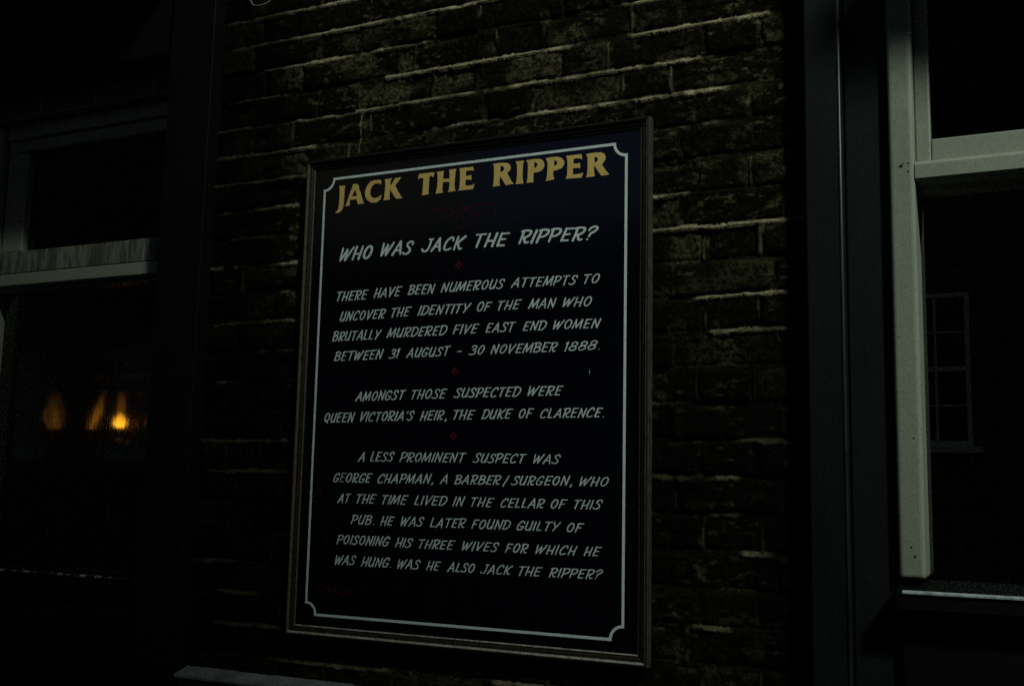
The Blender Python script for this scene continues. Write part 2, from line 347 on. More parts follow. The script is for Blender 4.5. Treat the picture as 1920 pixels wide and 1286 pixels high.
LINES = [
  [('WHO',55.4,152.6,2142.9,2143.4,39.3),('WAS',173.7,267.5,2146.5,2146.6,38.6),('JACK',287.6,409.5,2148.4,2146.9,37.7),('THE',432.0,522.1,2148.8,2145.5,37.0),('RIPPER?',541.7,736.7,2148.7,2143.7,35.9)],
  [('THERE',53.3,146.0,2045.2,2045.6,27.0),('HAVE',159.6,239.6,2047.1,2047.6,26.6),('BEEN',254.0,330.4,2049.4,2048.6,26.2),('NUMEROUS',344.3,510.9,2050.5,2049.7,25.6),('ATTEMPTS',525.4,689.2,2050.5,2047.5,24.8),('TO',703.4,740.6,2048.2,2047.3,24.2)],
  [('UNCOVER',64.6,196.5,1995.0,1996.5,26.8),('THE',212.1,267.6,1998.3,1998.4,26.2),('IDENTITY',283.3,426.6,1998.8,1998.6,25.8),('OF',440.6,480.2,2000.2,1999.4,25.3),('THE',494.6,555.1,2000.4,1999.8,24.9),('MAN',569.5,639.0,2000.1,1998.9,24.7),('WHO',653.6,722.6,1999.6,1997.7,24.4)],
  [('BRUTALLY',43.8,187.0,1946.9,1947.2,26.6),('MURDERED',200.3,365.6,1949.3,1949.3,25.9),('FIVE',379.3,449.1,1950.1,1949.7,25.4),('EAST',463.8,541.4,1950.7,1950.1,25.0),('END',556.6,616.6,1950.7,1949.9,24.5),('WOMEN',630.5,745.2,1950.5,1948.7,24.1)],
  [('BETWEEN',51.5,194.7,1897.8,1899.3,26.5),('31',207.9,240.1,1899.7,1899.6,26.0),('AUGUST',255.9,376.5,1900.2,1900.9,25.6),('-',392.5,404.9,1900.4,1900.6,25.2),('30',421.5,463.9,1900.9,1900.7,25.1),('NOVEMBER',477.8,644.2,1901.3,1900.7,24.6),('1888.',659.0,742.2,1900.9,1902.2,23.9)],
  [('AMONGST',118.3,260.5,1799.8,1802.0,26.3),('THOSE',275.0,371.3,1802.0,1802.8,25.8),('SUSPECTED',385.7,557.3,1803.5,1803.8,25.1),('WERE',572.1,659.6,1804.8,1805.0,24.4)],
  [('QUEEN',31.9,121.1,1749.6,1750.5,26.7),("VICTORIA'S",135.0,284.7,1750.9,1753.0,26.0),('HEIR,',299.1,370.6,1752.7,1753.2,25.5),('THE',387.8,444.6,1753.8,1754.1,25.1),('DUKE',458.3,538.6,1754.5,1755.0,24.8),('OF',552.0,590.2,1755.2,1755.4,24.5),('CLARENCE.',603.9,753.6,1755.6,1755.9,24.0)],
  [('A',132.8,152.0,1657.1,1657.2,25.4),('LESS',167.3,234.5,1657.2,1657.5,25.2),('PROMINENT',247.6,424.8,1657.4,1657.5,24.6),('SUSPECT',439.1,573.9,1657.1,1656.9,23.9),('WAS',588.9,654.6,1656.7,1656.2,23.4)],
  [('GEORGE',65.2,176.6,1607.7,1607.5,25.3),('CHAPMAN,',189.8,340.4,1607.4,1608.7,24.8),('A',356.6,377.0,1608.5,1608.6,24.4),('BARBER',393.6,513.1,1608.7,1609.3,24.0),('/',515.3,533.1,1607.4,1607.6,23.7),('SURGEON,',535.8,681.9,1609.5,1610.3,23.4),('WHO',698.1,765.8,1610.2,1610.3,22.8)],
  [('AT',79.9,118.7,1559.2,1559.7,25.3),('THE',134.5,190.5,1559.3,1559.7,25.1),('TIME',205.0,277.3,1559.2,1559.6,24.8),('LIVED',291.4,378.6,1559.4,1560.2,24.4),('IN',391.4,424.2,1560.2,1560.3,24.0),('THE',439.3,497.4,1560.1,1560.1,23.8),('CELLAR',511.8,619.6,1559.8,1561.0,23.4),('OF',632.8,672.6,1560.6,1561.1,23.0),('THIS',687.7,752.7,1561.1,1561.8,22.8)],
  [('PUB.',119.9,186.1,1511.3,1511.1,25.0),('HE',201.4,242.0,1510.3,1510.9,24.7),('WAS',256.8,319.5,1510.9,1511.9,24.4),('LATER',334.5,427.7,1510.9,1511.8,24.0),('FOUND',440.4,538.9,1511.3,1512.1,23.6),('GUILTY',552.5,657.9,1511.9,1512.7,23.1),('OF',671.1,711.4,1512.4,1512.9,22.7)],
  [('POISONING',82.1,230.3,1463.3,1463.8,24.8),('HIS',244.2,291.7,1462.9,1463.1,24.4),('THREE',307.5,402.0,1462.7,1463.2,24.0),('WIVES',417.8,510.9,1462.7,1463.6,23.5),('FOR',525.5,582.5,1463.0,1463.5,23.1),('WHICH',598.2,696.5,1463.4,1464.5,22.8),('HE',710.4,752.2,1464.6,1464.8,22.4)],
  [('WAS',79.7,139.6,1415.7,1416.5,25.1),('HUNG.',153.3,236.5,1415.1,1416.1,24.8),('WAS',251.9,313.6,1415.0,1415.5,24.4),('HE',328.0,367.6,1414.7,1415.2,24.1),('ALSO',382.2,452.6,1414.9,1415.3,23.9),('JACK',465.4,545.8,1414.9,1416.0,23.4),('THE',560.0,617.3,1415.4,1415.9,23.1),('RIPPER?',631.0,754.9,1415.5,1417.8,22.7)],
]
FLOURISH = [[(307.6,2223.7),(300.6,2233.0),(308.0,2244.2),(323.5,2250.3),(342.7,2252.8),(359.5,2250.7),(373.9,2244.5),(371.8,2238.3),(363.6,2232.6),(353.0,2231.5),(343.3,2233.9),(333.4,2242.9)],[(386.8,2248.6),(388.9,2255.9),(392.3,2260.9),(398.5,2250.7),(409.4,2241.2)],[(392.0,2270.5),(391.7,2262.0)],[(381.1,2241.7),(389.6,2234.5),(394.5,2228.8),(398.3,2221.0),(402.1,2210.1),(398.9,2200.8),(388.3,2201.7),(383.2,2211.7),(383.5,2222.3),(387.4,2229.4),(390.8,2232.3)],[(409.2,2246.0),(425.4,2252.4),(448.5,2253.9),(464.7,2251.8),(476.4,2244.4),(483.6,2231.1),(481.5,2224.0)],[(409.4,2239.6),(422.5,2232.6),(437.5,2233.8),(446.6,2242.0),(452.2,2247.7)]]
SIGNATURE = [[(49.4,1368.8),(39.8,1369.6),(35.3,1364.1),(36.5,1357.8),(44.7,1352.5),(51.8,1353.5),(56.4,1357.6)],[(61.9,1372.1),(64.2,1360.0),(67.6,1354.4),(78.6,1354.4)],[(75.0,1363.8),(83.4,1368.1),(86.0,1363.2),(80.2,1353.9)],[(96.8,1367.0),(100.1,1362.7),(91.9,1355.9),(89.8,1351.9),(101.3,1355.1)],[(111.5,1353.2),(115.9,1358.5),(123.3,1351.4),(127.4,1345.3)],[(96.2,1348.5),(113.3,1348.2)]]
DIAMONDS = [(389.9, 2113.6), (388.0, 1866.1), (388.6, 1718.7)]
SPECKS = [(21.5, 1661.5), (28.6, 1587.8), (51.3, 1481.5), (718.4, 1855.9)]

# ------------------------------------------------------------------ ground, road, pavements
def struct(name, mb, m):
    o = mb.build(name, m)
    o["kind"] = "structure"
    return o
struct("ground", MB().box(-150, 150, -150, 150, -0.60, -0.16), M['asphalt'])
struct("road", MB().box(-60, 60, -5.4, -1.9 + 0.0, -0.155, -0.12), M['asphalt'])
struct("pavement", MB().box(-60, 60, -1.90, -0.06, -0.155, 0.0, 0.01), M['paving'])
struct("far_pavement", MB().box(-60, 60, -6.74, -5.40, -0.155, 0.0, 0.01), M['paving'])

# ------------------------------------------------------------------ value noise
def vnoise(x, y, seed):
    r = np.random.RandomState(seed)
    T = r.rand(256, 256)
    xi = np.floor(x).astype(int); yi = np.floor(y).astype(int)
    fx = x - xi; fy = y - yi
    fx = fx * fx * (3 - 2 * fx); fy = fy * fy * (3 - 2 * fy)
    a = T[xi % 256, yi % 256]; b = T[(xi + 1) % 256, yi % 256]
    c = T[xi % 256, (yi + 1) % 256]; d = T[(xi + 1) % 256, (yi + 1) % 256]
    return (a * (1 - fx) + b * fx) * (1 - fy) + (c * (1 - fx) + d * fx) * fy
def fbm(x, y, seed, octs=4):
    s = 0; a = 0.5; t = 0
    for o in range(octs):
        s = s + a * vnoise(x * 2 ** o, y * 2 ** o, seed + o); t += a; a *= 0.55
    return s / t
def sstep(x, a, b):
    t = np.clip((x - a) / (b - a), 0, 1)
    return t * t * (3 - 2 * t)

# ------------------------------------------------------------------ the pub
pub = empty("pub_building", (0.4, 0.0, 0.0), "old pub front of sooty brick with dark pilasters and cream windows behind the board", "pub")

def brick_panel():
    x0, x1, z0, z1, st = -0.372, 1.192, 1.128, 3.30, 0.003
    nx = int(round((x1 - x0) / st)) + 1; nz = int(round((z1 - z0) / st)) + 1
    X, Z = np.meshgrid(np.linspace(x0, x1, nx), np.linspace(z0, z1, nz))
    J0 = 2.6088
    zz = Z + 0.006 * (fbm(X * 2.2 + 9, Z * 1.5, 3, 2) - 0.5) + 0.003 * (vnoise(X * 14, Z * 6, 5) - 0.5)
    q = (zz - J0) / 0.075
    k = np.round(q).astype(int)                      # nearest bed joint
    dz = (q - k) * 0.075
    row = np.floor(q).astype(int)
    RR = np.random.RandomState(4)
    t_row = RR.rand(400)
    jh = 0.0095 + 0.0055 * (fbm(X * 5 + k * 3.1, k * 7.7 + Z * 0, 21, 3) - 0.35)
    period = 0.3375
    ph = X / period + (row % 2) * 0.5 + 0.10 * (t_row[(row + 200) % 400] - 0.5) + 0.31
    pc = np.floor(ph).astype(int); f = (ph - pc) * period
    wob = 0.004 * (fbm(Z * 40, X * 8 + row * 3.3, 31, 2) - 0.5)
    f = f + wob
    sj = 0.2145; jw = 0.010
    header = f > sj + jw / 2
    d1 = np.abs(f - 0.0); d2 = np.abs(f - sj - jw / 2); d3 = np.abs(f - period)
    dv = np.minimum(np.minimum(d1, d2), d3)          # distance to the nearest perpend centre
    bid = (row + 200) * 97 + pc * 2 + header
    r1 = RR.rand(60000)
    def br(s): return r1[(bid * 131 + s * 7919) % 60000]
    ez = np.abs(dz) - jh / 2
    ev = dv - jw / 2 * (0.7 + 0.9 * br(9))
    rag = 0.0045 * (fbm(X * 70, Z * 70, 41, 3) - 0.5)
    e = np.minimum(ez, ev) + rag
    # brick faces
    tilt = (br(1) - 0.5) * 0.05 * (f - 0.1) + (br(2) - 0.5) * 0.06 * (dz)
    hb = (br(3) - 0.5) * 0.006 + tilt + 0.0026 * (fbm(X * 45, Z * 45, 51, 4) - 0.5) + 0.003 * (fbm(X * 14, Z * 14, 52, 3) - 0.5)
    spall = sstep(fbm(X * 16 + br(4) * 9, Z * 20, 61, 3), 0.60, 0.70) * (br(5) > 0.45)
    hb = hb - 0.006 * spall * fbm(X * 60, Z * 60, 62, 3)
    hb = hb - 0.006 * np.exp(-np.clip(ez + rag, 0, 1) / 0.0030) - 0.0022 * np.exp(-np.clip(ev + rag, 0, 1) / 0.0040)
    # bed joints: weathered pointing that stands proud at its lower edge
    u = np.clip((dz + jh / 2) / jh, 0, 1)
    pres = sstep(fbm(X * 4.2 + k * 5.3, k * 11.7 + Z * 0, 71, 4) + 0.10 * vnoise(X * 60, k * 3.0, 73), 0.44 + 0.10 * sstep(2.45 - Z, 0.0, 0.5), 0.60 + 0.10 * sstep(2.45 - Z, 0.0, 0.5))
    lump = fbm(X * 48 + k * 2.2, Z * 30, 75, 4)
    hm = pres * (0.0050 * (0.35 + 1.3 * lump) - 0.0090 * u) + (1 - pres) * (-0.0065 + 0.003 * lump)
    hm = hm + 0.0016 * (fbm(X * 120, Z * 120, 77, 2) - 0.5)
    hv = -0.0035 + 0.004 * sstep(fbm(X * 12 + bid % 13, Z * 12, 81, 3), 0.5, 0.72) + 0.002 * (fbm(X * 90, Z * 90, 82, 2) - 0.5)
    smear = pres * sstep(fbm(X * 22, Z * 60 + k, 85, 3), 0.5, 0.65) * 0.003
    bed = (ez - smear * (dz < 0) + 0.9 * rag + 0.0012 * (vnoise(X * 9, k * 1.7, 86) - 0.3)) < 0.0
    perp = (ev + rag * 0.6 < 0) & ~bed
    h = np.where(bed, hm, np.where(perp, hv, hb))
    # masks of what the surface is made of: mortar, brick tint, pale patches
    mm_ = np.where(bed, 0.03 + 0.97 * pres ** 1.4, np.where(perp, 0.30 * sstep(fbm(X * 12 + bid % 13, Z * 12, 81, 3), 0.60, 0.74), 0.0))
    mm_ = np.where(~bed & ~perp, 0.45 * sstep(0.004 - ez, 0.0, 0.004) * pres * sstep(fbm(X * 50, Z * 50, 87, 3), 0.5, 0.7), mm_)
    pale = (br(6) > 0.60) * sstep(fbm(X * 9 + br(7) * 5, Z * 11, 91, 3), 0.42, 0.62) * (0.35 + 0.65 * br(8)) + 0.35 * spall
    fleck = sstep(fbm(X * 46, Z * 105, 97, 3), 0.60, 0.70) * sstep(fbm(X * 7, Z * 9, 99, 3), 0.42, 0.62)
    pale = np.maximum(pale, 0.9 * fleck)
    h = h + np.where(bed | perp, 0.0, 0.0016 * fleck)
    # white paint runs and scratches
    def mark(pts, w, amt):
        nonlocal mm_
        for (ax, az), (bx, bz) in zip(pts[:-1], pts[1:]):
            vx, vz = bx - ax, bz - az
            t = np.clip(((X - ax) * vx + (Z - az) * vz) / (vx * vx + vz * vz + 1e-12), 0, 1)
            d = np.hypot(X - ax - t * vx, Z - az - t * vz)
            mm_ = np.maximum(mm_, amt * sstep(w - d, 0.0, w * 0.5))
    mark([(0.096, 2.542), (0.089, 2.503), (0.090, 2.47), (0.0856, 2.426)], 0.0026, 0.75)
    mark([(0.1176, 2.5185), (0.1195, 2.477)], 0.0026, 0.7)
    g = np.random.RandomState(17)
    cx = -0.345
    for i in range(9):
        w_ = 0.013 + 0.008 * g.rand()
        pts = [(cx + w_ * g.rand(), 1.664 + 0.042 * g.rand()) for _ in range(4)]
        mark(pts, 0.0018, 0.42)
        cx += 0.020
    soot_shade = sstep(fbm(X * 2.6 + 5, Z * 1.8, 95, 4) + 0.55 * sstep(0.10 - X, 0.0, 0.42) + 0.16 * sstep(2.35 - Z, 0.0, 0.7) + 0.30 * sstep(X - 0.98, 0.0, 0.18), 0.52, 0.98)  # soot patches, with shade towards left, foot and right edge painted in
    Y = -h
    co = np.stack([X, Y, Z], -1).reshape(-1, 3).astype(np.float32)
    me = bpy.data.meshes.new("brick_wall")
    idx = np.arange(nx * nz).reshape(nz, nx)
    quads = np.stack([idx[:-1, :-1], idx[:-1, 1:], idx[1:, 1:], idx[1:, :-1]], -1).reshape(-1, 4)
    nf = len(quads)
    me.vertices.add(len(co)); me.vertices.foreach_set("co", co.ravel())
    me.loops.add(nf * 4); me.loops.foreach_set("vertex_index", quads.ravel().astype(np.int32))
    me.polygons.add(nf)
    me.polygons.foreach_set("loop_start", (np.arange(nf) * 4).astype(np.int32))
    me.polygons.foreach_set("use_smooth", np.ones(nf, bool))
    me.update(calc_edges=True)
    at = me.attributes.new("wear_shade", 'FLOAT_COLOR', 'POINT')
    col = np.stack([np.clip(mm_, 0, 1), br(10), np.clip(pale, 0, 1), 1 - np.clip(soot_shade, 0, 1)], -1).reshape(-1).astype(np.float32)
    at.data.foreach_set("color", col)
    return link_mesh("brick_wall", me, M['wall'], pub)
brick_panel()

# the body of the pub round its two rooms
body = MB()
body.box(-0.43, 1.25, 0.012, 0.30, 0.0, 3.30)                    # pier behind the brickwork
body.box(-6.0, 6.0, 0.0, 6.0, 3.305, 9.0)                         # upper storeys
body.box(-6.0, -1.391, 0.0, 0.30, 0.0, 3.30)
body.box(2.32, 6.0, 0.0, 0.30, 0.0, 3.30)
body.box(-1.390, -0.43, 0.06, 0.30, 2.70, 3.30)
body.box(1.25, 2.32, 0.03, 0.30, 2.70, 3.30)
body.box(-6.0, -5.7, 0.305, 6.0, 0.0, 3.30); body.box(5.7, 6.0, 0.305, 6.0, 0.0, 3.30)
body.box(-5.695, 5.695, 5.7, 6.0, 0.0, 3.30)
body.build("body", M['house_brick'], pub)
MB().prism([(-6.2, 9.003), (6.2, 9.003), (6.2, 9.3), (0.0, 11.5), (-6.2, 9.3)], -0.2, 6.2, 'y').build("roof", M['roof'], pub)
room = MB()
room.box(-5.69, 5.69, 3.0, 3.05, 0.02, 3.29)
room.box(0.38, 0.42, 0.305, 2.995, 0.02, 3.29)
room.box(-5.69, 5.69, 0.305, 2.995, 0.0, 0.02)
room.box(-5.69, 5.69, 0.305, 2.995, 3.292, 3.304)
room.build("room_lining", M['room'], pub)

# plinth and the stone ledge under the brickwork
pl = MB()
pl.box(-6.0, 6.0, -0.05, 0.0, 0.0, 0.30, 0.008)
pl.box(-0.366, 1.185, -0.030, 0.010, 0.302, 1.075, 0.004)
pl.box(-1.30, -0.52, 0.02, 0.055, 0.302, 1.262, 0.004)
pl.box(1.345, 2.30, -0.02, 0.025, 0.302, 1.365, 0.004)
for a, b in ((-0.28, 0.18), (0.24, 0.66), (0.72, 1.12)):
    pl.box(a, b, -0.040, -0.029, 0.40, 1.00, 0.006)
pl.build("plinth", M['plinth'], pub)
MB().prism([(0.008, 1.076), (-0.030, 1.076), (-0.030, 1.124), (-0.048, 1.124), (-0.048, 1.129), (-0.045, 1.1325), (0.0, 1.146), (0.008, 1.146)], -0.364, 1.183, 'x').build("ledge", M['ledge'], pub)

# pilasters: a proud board by the brick, on the right with a sunk board beside it
def pilaster(parts, m, name="pilaster"):
    b = MB()
    for x0, x1, yf in parts:
        b.box(x0, x1, yf, 0.009, 0.305, 3.28, 0.004, 3)
    o = b.build(name, m, pub)
    for x0, x1, yf in parts[:1]:
        if len(parts) > 1: MB().tube([(x1 - 0.0015, yf + 0.0010, 0.53), (x1 - 0.0015, yf + 0.0010, 3.275)], 0.0034, 10).build("arris", M['paint_highlight'], o)
        MB().box(x0 - 0.02, x1 + 0.02, yf - 0.025, 0.005, 0.30, 0.52, 0.01).build("pilaster_foot", m, o)
    return o
pilaster([(-0.517, -0.367, -0.040)], M['paint_shaded'])
pilaster([(1.186, 1.2555, -0.044), (1.2575, 1.340, -0.004)], M['paint_dark'])

# fascias over both windows, with unseen hoods shaped to shade the window tops
for x0, x1, y0, ov, xh in ((-2.6, -0.53, 0.02, 0.36, -2.6), (1.345, 2.9, -0.01, 0.42, 1.66)):
    f = MB()
    f.box(x0, x1, y0 - 0.03, y0 + 0.03, 2.78, 3.20, 0.006)
    f.prism([(y0 - 0.01, 3.0), (y0 - 0.10, 3.03), (y0 - ov + 0.02, 3.06), (y0 - ov, 3.13), (y0 - 0.01, 3.20)], xh, x1, 'x')
    f.build("fascia_shade_hood", M['paint_shaded'], pub)

def rounded_strip(mb, x0, x1, y0, y1, z0, z1, bev): mb.box(x0, x1, y0, y1, z0, z1, bev, 3)

# right window: box frame with bead, transom, fanlight, tall lower pane, black sill
rw = MB().box(1.342, 1.390, -0.024, 0.10, 1.452, 2.70, 0.009, 4).build("window", M['cream'], pub)
MB().box(2.252, 2.300, -0.024, 0.10, 1.452, 2.70, 0.006, 3).build("frame_post", M['cream'], rw)
MB().box(1.391, 2.251, -0.010, 0.10, 2.625, 2.70, 0.004).build("head_rail", M['cream'], rw)
MB().prism([(0.085, 2.1935), (0.020, 2.1935), (0.016, 2.2055), (-0.017, 2.2085), (-0.022, 2.213), (-0.021, 2.240), (-0.016, 2.247), (0.004, 2.2485), (0.085, 2.2485)], 1.3905, 2.2515, 'x').build("transom", M['cream'], rw)
fan = MB()
fan.box(1.3905, 1.4185, 0.004, 0.045, 2.249, 2.6245, 0.003)
fan.box(2.224, 2.2515, 0.004, 0.045, 2.249, 2.6245, 0.003)
fan.box(1.419, 2.2235, 0.005, 0.045, 2.249, 2.296, 0.003)
fan.box(1.419, 2.2235, 0.005, 0.045, 2.595, 2.6245, 0.003)
fan.build("fanlight_sash", M['cream'], rw)
MB().box(1.416, 2.227, 0.024, 0.028, 2.292, 2.60).build("pane", M['glass'], rw)
MB().box(1.3905, 2.2515, 0.062, 0.067, 1.452, 2.1925).build("pane", M['glass_low'], rw)
MB().prism([(0.10, 1.4515), (-0.046, 1.4375), (-0.060, 1.4335), (-0.062, 1.402), (0.10, 1.380)], 1.3415, 2.3005, 'x').build("sill", M['black'], rw)
MB().prism([(-0.0575, 1.4350), (-0.0615, 1.4342), (-0.0645, 1.4318), (-0.0645, 1.4290), (-0.0621, 1.4290)], 1.352, 2.29, 'x').build("sill_edge", M['lit_edge'], rw)

def chip(cx_, cz_, r, seed, parent):
    rr_ = random.Random(seed)
    b = bmesh.new()
    n = 9
    a = [(cx_ + r * rr_.uniform(.35, 1.0) * math.cos(2 * math.pi * i / n), cz_ + r * rr_.uniform(.35, 1.2) * math.sin(2 * math.pi * i / n)) for i in range(n)]
    b.faces.new([b.verts.new((u, -0.0245, v)) for u, v in a[::-1]])
    b.faces.new([b.verts.new((u, -0.02435, v)) for u, v in a])
    k = MB(); k.merge(b)
    k.build("paint_chip", M['bare'], parent)
for i, (u, v, r) in enumerate(((1.3655, 2.2395, 0.0040), (1.3690, 2.2440, 0.0022), (1.3790, 2.2440, 0.0018), (1.3785, 2.2275, 0.0026), (1.366, 1.511, 0.0022), (1.372, 1.494, 0.0028), (1.354, 1.905, 0.0014), (1.375, 1.713, 0.0024))):
    chip(u, v, r, i, rw)

# left window, set further back, with weathered meeting rail
lw = MB().box(-1.390, -1.312, 0.085, 0.18, 1.36, 2.70, 0.006, 3).build("window", M['cream'], pub)
MB().box(-0.535, -0.440, 0.085, 0.18, 1.36, 2.70, 0.006, 3).build("frame_post", M['cream'], lw)
hd = MB()
hd.box(-1.2995, -0.5355, 0.094, 0.17, 2.650, 2.70, 0.004)
hd.box(-1.2995, -0.5355, 0.104, 0.17, 2.610, 2.6495, 0.004)
hd.build("head_rail", M['cream'], lw)
MB().box(-1.2995, -1.214, 0.104, 0.165, 2.2925, 2.6095, 0.004).build("fanlight_sash", M['cream'], lw)
MB().box(-1.2995, -0.5355, 0.098, 0.165, 2.2245, 2.292, 0.003).build("meeting_rail", M['cream_worn'], lw)
MB().prism([(0.165, 2.170), (0.112, 2.170), (0.108, 2.178), (0.092, 2.181), (0.088, 2.186), (0.090, 2.2185), (0.098, 2.2225), (0.165, 2.2225)], -1.2995, -0.5355, 'x').build("transom", M['cream'], lw)
MB().box(-1.2135, -0.5355, 0.128, 0.132, 2.2925, 2.6095).build("pane", M['glass'], lw)
MB().box(-1.2995, -0.5355, 0.138, 0.142, 1.362, 2.1695).build("pane", M['glass_old'], lw)
MB().prism([(0.18, 1.359), (0.085, 1.345), (0.070, 1.340), (0.068, 1.31), (0.18, 1.29)], -1.3715, -0.4405, 'x').build("sill", M['black'], lw)
MB().prism([(0.0725, 1.3415), (0.0685, 1.3407), (0.0660, 1.3385), (0.0660, 1.3355), (0.0682, 1.3355)], -1.31, -0.45, 'x').build("sill_edge", M['chip_edge'], lw)

# loop of cable hung on the brickwork
cx, cz, cr = -0.2335, 2.902, 0.043
pts = [(cx + cr * math.cos(a), -0.016 - 0.004 * math.sin(3 * a), cz + cr * math.sin(a)) for a in [math.radians(d) for d in range(150, 392, 8)]]
pts = [(cx - 0.020, -0.014, cz + 0.20), (cx - 0.034, -0.014, cz + 0.10)] + pts + [(cx + 0.028, -0.014, cz + 0.09), (cx + 0.016, -0.013, cz + 0.20)]
tag(MB().tube(pts, 0.0017, 8).build("cable", M['cable']), "thin pale loop of cable hanging on the brickwork at the top left", "cable")

# ------------------------------------------------------------------ the board
sign = empty("information_sign", (0.404, 0.0, 1.249), "dark navy information board with gold title and white lettering in a wooden frame", "sign")
FX0, FX1, FZ0, FZ1 = -0.0485, 0.856, 1.249, 2.407
PF = -0.0185                                            # face of the panel
MB().box(FX0 + 0.012, FX1 - 0.012, PF, -0.009, FZ0 + 0.012, FZ1 - 0.012).build("panel", M['panel'], sign)
prof = [(0.0, 0.006), (0.0, 0.0265), (0.0012, 0.0292), (0.0032, 0.0310), (0.0055, 0.0312), (0.0076, 0.0300), (0.0088, 0.0276),
        (0.0094, 0.0252), (0.0106, 0.0248), (0.0130, 0.0268), (0.0150, 0.0266), (0.0176, 0.0236), (0.0192, 0.0222), (0.0200, 0.0232),
        (0.0214, 0.0238), (0.0230, 0.0230), (0.0240, 0.0212), (0.0243, 0.0150)]
b = bmesh.new(); rings = []
for d, h in prof:
    rings.append([b.verts.new(p) for p in ((FX0 + d, -h, FZ0 + d), (FX1 - d, -h, FZ0 + d), (FX1 - d, -h, FZ1 - d), (FX0 + d, -h, FZ1 - d))])
for k, (a, c) in enumerate(zip(rings[:-1], rings[1:])):
    for i in range(4):
        f_ = b.faces.new((a[i], a[(i + 1) % 4], c[(i + 1) % 4], c[i]))
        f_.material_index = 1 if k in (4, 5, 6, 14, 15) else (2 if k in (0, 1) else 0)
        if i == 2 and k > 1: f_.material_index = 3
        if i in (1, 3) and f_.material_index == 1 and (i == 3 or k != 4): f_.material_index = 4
bmesh.ops.recalc_face_normals(b, faces=b.faces[:])
fm = MB(); fm.merge(b); fr_ = fm.build("frame", M['frame'], sign); [fr_.data.materials.append(M[n_]) for n_ in ('frame_highlight', 'frame_side', 'frame_top', 'frame_dim_highlight')]
for sx, sz in ((FX1 - 0.0012, 2.292), (FX0 + 0.004, 1.62)):
    pass

def line_y(n): return PF - 0.0004 - 0.00005 * (n % 7)

def stroke_mesh(bm, pts, width, y, closed=False, taper=True):
    """flat brush stroke on the panel: a ribbon with rounded ends"""
    n = len(pts)
    P = [Vector((p[0], p[1])) for p in pts]
    Ls, Rs = [], []
    for i in range(n):
        if closed:
            d0 = (P[i] - P[i - 1]); d1 = (P[(i + 1) % n] - P[i])
        else:
            d0 = P[i] - P[i - 1] if i > 0 else P[1] - P[0]
            d1 = P[i + 1] - P[i] if i < n - 1 else P[-1] - P[-2]
        d0 = d0.normalized(); d1 = d1.normalized()
        t = (d0 + d1)
        t = t.normalized() if t.length > 1e-6 else d1
        nr = Vector((-t.y, t.x))
        c = max(0.45, nr.dot(Vector((-d1.y, d1.x))))
        w = width(i / max(1, n - 1), t) / 2 / c
        Ls.append(P[i] + nr * w); Rs.append(P[i] - nr * w)
    V = lambda p: bm.verts.new((p.x, y, p.y))
    a = [V(p) for p in Ls]; c = [V(p) for p in Rs]
    for i in range(n if closed else n - 1):
        j = (i + 1) % n
        bm.faces.new((a[i], a[j], c[j], c[i]))
    if not closed:
        for end in (0, -1):
            p = P[end]; d = (P[0] - P[1]) if end == 0 else (P[-1] - P[-2])
            d = d.normalized(); q0 = Ls[end] - p; ang0 = math.atan2(q0.y, q0.x)
            sgn = -1 if (Vector((-q0.y, q0.x)).dot(d) < 0) else 1
            rr = q0.length
            arc = [V(p + Vector((math.cos(ang0 + sgn * math.pi * k / 5), math.sin(ang0 + sgn * math.pi * k / 5))) * rr) for k in range(1, 5)]
            loop = [a[end]] + arc + [c[end]]
            bm.faces.new(loop)

def finish_paint(bm, name, m):
    bmesh.ops.recalc_face_normals(bm, faces=bm.faces[:])
    for f in bm.faces:
        f.normal_update()
        if f.normal.y > 0: f.normal_flip()
    me = bpy.data.meshes.new(name); bm.to_mesh(me); bm.free()
    return link_mesh(name, me, m, sign)

# border line with scooped corners
def border():
    w = 0.0060; r = 0.0275
    def path(o):
        # o: offset outward from the centre line
        x0, x1, z0, z1 = 0.003 - o, 0.7992 + o, 1.2985 - o, 2.3570 + o
        rr = r - 0.0 - o
        pts = []
        cs = [(0.003, 2.3570, -1, 1), (0.7992, 2.3570, 1, 1), (0.7992, 1.2985, 1, -1), (0.003, 1.2985, -1, -1)]
        for k, (cx_, cz_, sx, sz) in enumerate(cs):
            ex = (x1 if sx > 0 else x0); ez = (z1 if sz > 0 else z0)
            arc = []
            for j in range(9):
                t = j / 8
                if k % 2 == 0:   # coming up the side, leaving along the top (or down / along the bottom)
                    a = (1 - t) * math.pi / 2
                else:
                    a = t * math.pi / 2
                dx, dz = rr * math.cos(a), rr * math.sin(a)
                arc.append((cx_ - sx * dx, cz_ - sz * dz))
            # square off: first and last points pulled to the offset border lines
            if k % 2 == 0:
                arc[0] = (ex, cz_ - sz * rr); arc[-1] = (cx_ - sx * rr, ez)
            else:
                arc[0] = (cx_ - sx * rr, ez); arc[-1] = (ex, cz_ - sz * rr)
            pts += arc
        return pts
    A, B = path(w / 2), path(-w / 2)
    bm = bmesh.new()
    y = PF - 0.0004
    a = [bm.verts.new((p[0], y, p[1])) for p in A]; c = [bm.verts.new((p[0], y, p[1])) for p in B]
    n = len(a)
    for i in range(n):
        j = (i + 1) % n
        bm.faces.new((a[i], a[j], c[j], c[i]))
    finish_paint(bm, "border_line", M['white'])
border()

